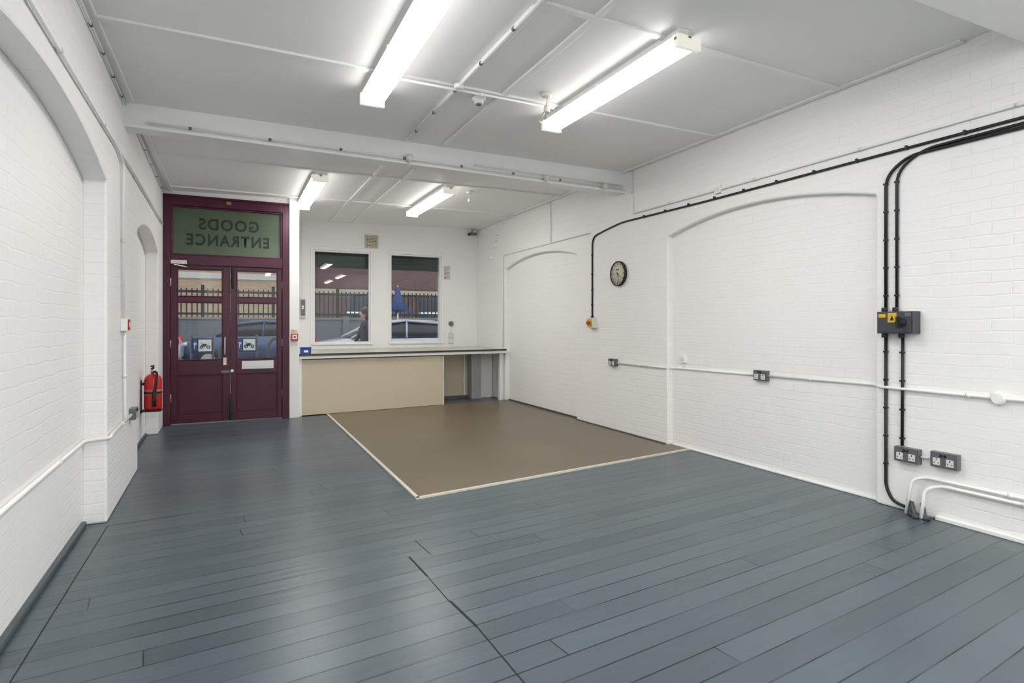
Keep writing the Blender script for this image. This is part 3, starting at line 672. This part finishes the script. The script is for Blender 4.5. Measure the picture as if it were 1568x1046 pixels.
# pedestrian on the pavement
ped = empty('pedestrian'); px,py = 2.66,13.0
COAT = mat('dark_coat',(.035,.025,.045),.8,bump=.3); JEAN = mat('dark_jeans',(.03,.04,.08),.8); SKIN = mat('skin',(.50,.30,.22),.5); HAIR = mat('brown_hair',(.045,.022,.012),.6,bump=.6,bscale=90); SHOE = mat('shoe_leather',(.02,.015,.012),.4)
def skin(name, verts, edges, rad, m, sub=2):
    me = bpy.data.meshes.new(name); me.from_pydata([(px+v[0],py+v[1],v[2]-.04) for v in verts], edges, []); me.materials.append(m)
    o = bpy.data.objects.new(name, me); scene.collection.objects.link(o); o.parent = ped
    s = o.modifiers.new('skin','SKIN'); s.use_smooth_shade = True
    for i,v in enumerate(me.skin_vertices[0].data): v.radius = rad[i] if isinstance(rad[i],tuple) else (rad[i],rad[i]); v.use_root = (i==0)
    u = o.modifiers.new('sub','SUBSURF'); u.levels = sub; u.render_levels = sub
skin('legs',[(0,0,.92),(0,-.09,.88),(-.12,-.09,.50),(-.10,-.09,.10),(0,.09,.88),(.10,.09,.50),(.28,.09,.13)],[(0,1),(1,2),(2,3),(0,4),(4,5),(5,6)],[(.13,.14),.10,.065,.045,.10,.065,.045],JEAN)
skin('coat',[(0,0,.95),(0,0,1.15),(-.01,0,1.33),(-.01,0,1.42),(-.01,-.17,1.36),(.07,-.21,1.12),(.0,-.22,.90),(-.01,.17,1.36),(-.10,.21,1.12),(-.2,.20,.93),(0,0,.72)],
     [(0,1),(1,2),(2,3),(2,4),(4,5),(5,6),(2,7),(7,8),(8,9),(0,10)],[(.13,.17),(.12,.15),(.12,.17),(.06,.07),.065,.05,.04,.065,.05,.04,(.15,.18)],COAT)
skin('neck',[(-.01,0,1.40),(-.025,0,1.50)],[(0,1)],[.052,.05],SKIN,1)
b = B(); hx,hy,hz = px-.03,py,1.545
b.sphere((hx,hy,hz),.1,SKIN,(.95,.76,1.18),24); b.sphere((hx-.09,hy,hz-.012),.018,SKIN,(1.1,.7,1.2)); 
for s in (-1,1):
    b.sphere((hx-.082,hy+s*.032,hz+.012),.011,WHITE); b.sphere((hx-.090,hy+s*.032,hz+.012),.006,BLACK); b.sphere((hx+.0,hy+s*.077,hz),.024,SKIN,(.7,.35,1.2))
b.sphere((hx-.084,hy,hz-.055),.02,RUST,(.5,1.1,.3))
b.done('head', parent=ped)
b = B(); b.sphere((hx+.018,hy,hz+.028),.108,HAIR,(.98,.84,1.06),24); b.sphere((hx+.05,hy,hz-.05),.085,HAIR,(.75,.95,1.3),20); b.done('hair', parent=ped)
for s,c in ((-1,(0.0,-.22,.90)),(1,(-.2,.20,.93))):
    hp = (c[0]-.0, c[1], c[2]-.06)
    skin('palm',[(c[0],c[1],c[2]),(hp[0],hp[1],hp[2])],[(0,1)],[.024,(.026,.017)],SKIN,1)
    for i,(dx,L) in enumerate(((-.027,.055),(-.009,.065),(.009,.06),(.026,.046))):
        skin('finger',[(hp[0]+dx*.8,hp[1],hp[2]),(hp[0]+dx,hp[1],hp[2]-.03),(hp[0]+dx,hp[1]-s*.008,hp[2]-.03-L*.5),(hp[0]+dx,hp[1]-s*.022,hp[2]-.03-L)],[(0,1),(1,2),(2,3)],[.009,.009,.008,.007],SKIN,1)
    skin('thumb',[(hp[0]-.012,hp[1],hp[2]+.015),(hp[0]-.036,hp[1]-s*.01,hp[2]-.01),(hp[0]-.042,hp[1]-s*.014,hp[2]-.04)],[(0,1),(1,2)],[.011,.010,.008],SKIN,1)
b = B(); b.sphere((px-.15,py-.09,.0),.06,SHOE,(2.1,.8,.75)); b.sphere((px+.27,py+.09,.045),.06,SHOE,(1.7,.8,.9)); b.done('shoes', parent=ped)

# ------------------------------------------------------------------ world + camera
w = bpy.data.worlds.new('overcast_sky'); scene.world = w; w.use_nodes = True
bg = w.node_tree.nodes['Background']; bg.inputs[0].default_value = (.90,.94,1.0,1); bg.inputs[1].default_value = 1.4
cam = bpy.data.cameras.new('camera'); co = bpy.data.objects.new('camera', cam); scene.collection.objects.link(co)
co.location = (0,0,1.3); co.rotation_euler = (math.radians(90),0,-math.radians(25.54))
cam.sensor_width = 36; cam.lens = 900/1568*36; cam.shift_y = -25.7/1568; cam.clip_start = .05
scene.camera = co
